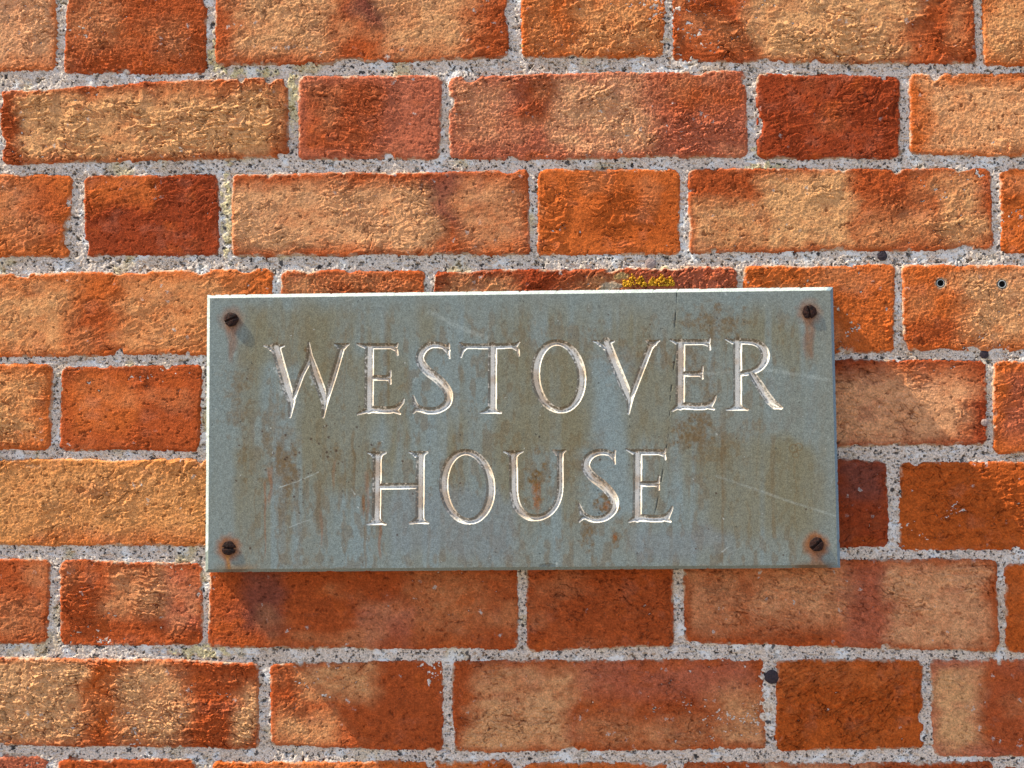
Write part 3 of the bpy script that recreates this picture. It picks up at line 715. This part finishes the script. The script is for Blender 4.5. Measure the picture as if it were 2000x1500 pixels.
# screws: slotted raised heads
MR = mat_simple('dark rusted steel', (0.006, 0.003, 0.003), (0.045, 0.014, 0.008), 500, 0.75, 0.0005, 0.25, 0.0)
def disc_head(name, px, py, h0, r, hgt, slot_ang, mat, parent=None, origin=None, slot=True, dome=.45, lump=.5, seed=1, label=None):
    nr, na = 26, 72
    rr_ = np.concatenate([np.linspace(0.0, 1, nr), [1.0]]); a = np.linspace(0, 2 * np.pi, na, endpoint=False)
    R_, A_ = np.meshgrid(rr_, a, indexing='ij')
    irr = 1 + .035 * lump * np.sin(3 * A_ + seed) + .03 * lump * np.sin(7 * A_ + 2 * seed)
    lx = R_ * np.cos(A_) * r * irr; ly = R_ * np.sin(A_) * r * irr
    z = hgt * (1 - dome * R_ ** 2.6) + lump * .55 * fbm(lx / 3 + seed * 7, ly / 3, 14, 3)
    if slot:
        sa = math.radians(slot_ang); dd_ = np.abs(-lx * math.sin(sa) + ly * math.cos(sa))
        z = z - 3.4 * sst(2.4, 1.3, dd_ + .4 * vn(lx / 2, ly / 2, 17))
    z[-1] = -6
    Xp = px + lx; Yp = py - ly
    s = (D - h0 * U) / D
    v_ = np.stack([(Xp - 1000) * U * s, -(h0 + z) * U, (750 - Yp) * U * s], -1).reshape(-1, 3)
    i = np.arange(nr)[:, None] * na; j = np.arange(na)[None, :]; j2 = (j + 1) % na
    q_ = np.stack([i + j, i + na + j, i + na + j2, i + j2], -1).reshape(-1, 4)
    # orient faces outward (towards -y)
    c0 = np.array(P(px, py, h0 - 0)) if origin is None else origin
    o = np_mesh(name, v_, q_, mat, parent, None, True, c0)
    if label: o['label'] = label
    return o
for i, (sx, sy, ang, _) in enumerate([(452, 624, 22, 0), (1580.5, 609, 100, 0), (447, 1070.5, -4, 0), (1594.5, 1063, 42, 0)]):
    disc_head('screw', sx, sy, TH, 13.6, [6.6, 4.4, 4.0, 5.4][i], ang, MR, sign, so3, seed=i + 1, dome=.35, lump=.9)

# nails and plugs in the wall
MN = mat_simple('dark painted iron', (0.016, 0.010, 0.018), (0.05, 0.028, 0.035), 600, 0.65, 0.0003, 0.4)
MST = mat_simple('pinkish grey stone', (0.30, 0.21, 0.19), (0.42, 0.32, 0.29), 500, 0.9, 0.0003)
for (x_, y_, r_, mt, lb, nm, cat, hh) in (
    (1723, 500, 9.5, MN, 'dark iron nail head in the mortar joint above the top right corner of the plaque', 'nail', 'nail', 3),
    (1507, 1322, 13.5, MN, 'large dark purple nail head in the upright mortar joint below the plaque', 'nail', 'nail', 4),
    (1922, 692, 8.5, MN, 'small black nail head in the mortar joint under the brick with two drilled holes', 'nail', 'nail', 3),
    (1923, 825, 7.0, MST, 'small round pinkish plug near the right end of a buff brick', 'plug', 'plug', 4),
    (1270, 515, 10.5, MST, 'round pinkish pebble set in the mortar joint above the yellow lichen', 'pebble', 'pebble', 4)):
    o = disc_head(nm, x_, y_, wall_h(x_, y_) + (0.5 if r_ > 9 else 0), r_, hh, 0, mt, slot=False, dome=.4, lump=.8, seed=int(x_) % 9)
    tag(o, lb, cat, 'iron nails in the wall' if nm == 'nail' else None)
# plastic wall plugs set in the drilled holes
MG = mat_simple('grey plastic plug', (0.30, 0.32, 0.33), (0.50, 0.50, 0.48), 300, 0.5, 0.0001, 0.4)
MD = mat_simple('dark plug bore', (0.01, 0.01, 0.012), (0.03, 0.03, 0.035), 300, 0.8, 0.0001)
for hx, hy, lb in ((1837, 553, 'grey wall plug in the left drilled hole of the brick right of the plaque'), (1957, 555, 'grey wall plug in the right drilled hole, in the buff end of the brick')):
    h0 = wall_h(hx + 14, hy)
    prof_ = [(7.8, -9), (7.8, -1.0), (7.2, -.3), (6.2, -.6), (5.8, -1.5), (5.6, -12), (0.01, -12)]
    na = 40; a = np.linspace(0, 2 * np.pi, na, endpoint=False); v_ = []
    for (r_, z_) in prof_:
        for t in a: v_.append(((hx + r_ * math.cos(t) - 1000) * U, -(h0 + z_) * U, (750 - hy + r_ * math.sin(t)) * U))
    q_ = [[i * na + j, i * na + (j + 1) % na, (i + 1) * na + (j + 1) % na, (i + 1) * na + j] for i in range(len(prof_) - 1) for j in range(na)]
    o = np_mesh('wall_plug', np.array(v_), np.array(q_), MG, None, None, True, np.array(P(hx, hy, h0)))
    o.data.materials.append(MD)
    idx = np.zeros(len(q_), np.int32); idx[3 * na:] = 1; o.data.polygons.foreach_set('material_index', idx)
    tag(o, lb, 'wall plug', 'wall plugs')

# yellow lichen tufts on the ledge behind the top of the plaque
kl = M('yellow lichen', 0.8, 0.2)
cl = kl.mix(kl.rng(kl.noise(300, 3), .35, .65), (0.50, 0.23, 0.012), (0.74, 0.40, 0.025))
ML = kl.done(cl, kl.bump(kl.noise(1500, 2), .0003))
import bmesh
def lichen(cx, cy, wx_, hy_, n_, label, seed):
    r = random.Random(seed); bm = bmesh.new(); org = Vector(P(cx, cy + hy_, 2))
    for i in range(n_):
        t = r.uniform(-1, 1); x_ = cx + t * wx_; top = hy_ * 2 * (1 - .55 * abs(t) ** 2) * (1 + .3 * math.sin(x_ * .35 + seed))
        y_ = cy + hy_ - r.random() ** .8 * top
        h_ = wall_h(x_, y_) + r.uniform(0, 6) * (1 - .5 * abs(t)); rr_ = r.uniform(.8, 2.1)
        p = Vector(P(x_, y_, h_)) - org
        g = bmesh.ops.create_icosphere(bm, subdivisions=1, radius=rr_ * U)
        for v in g['verts']:
            v.co = Vector((v.co.x * r.uniform(.85, 1.15), v.co.y, v.co.z * r.uniform(.8, 1.2))) + p
    me = bpy.data.meshes.new('lichen'); bm.to_mesh(me); bm.free()
    for p_ in me.polygons: p_.use_smooth = True
    me.materials.append(ML)
    o = bpy.data.objects.new('lichen', me); o.location = org; link(o)
    tag(o, label, 'lichen', 'yellow lichen tufts')
lichen(1240, 550, 23, 9.5, 260, 'yellow lichen tuft above the plaque edge, the left one of the pair', 3)
lichen(1292, 549, 25, 9.5, 280, 'yellow lichen tuft above the plaque edge, the right one of the pair', 8)
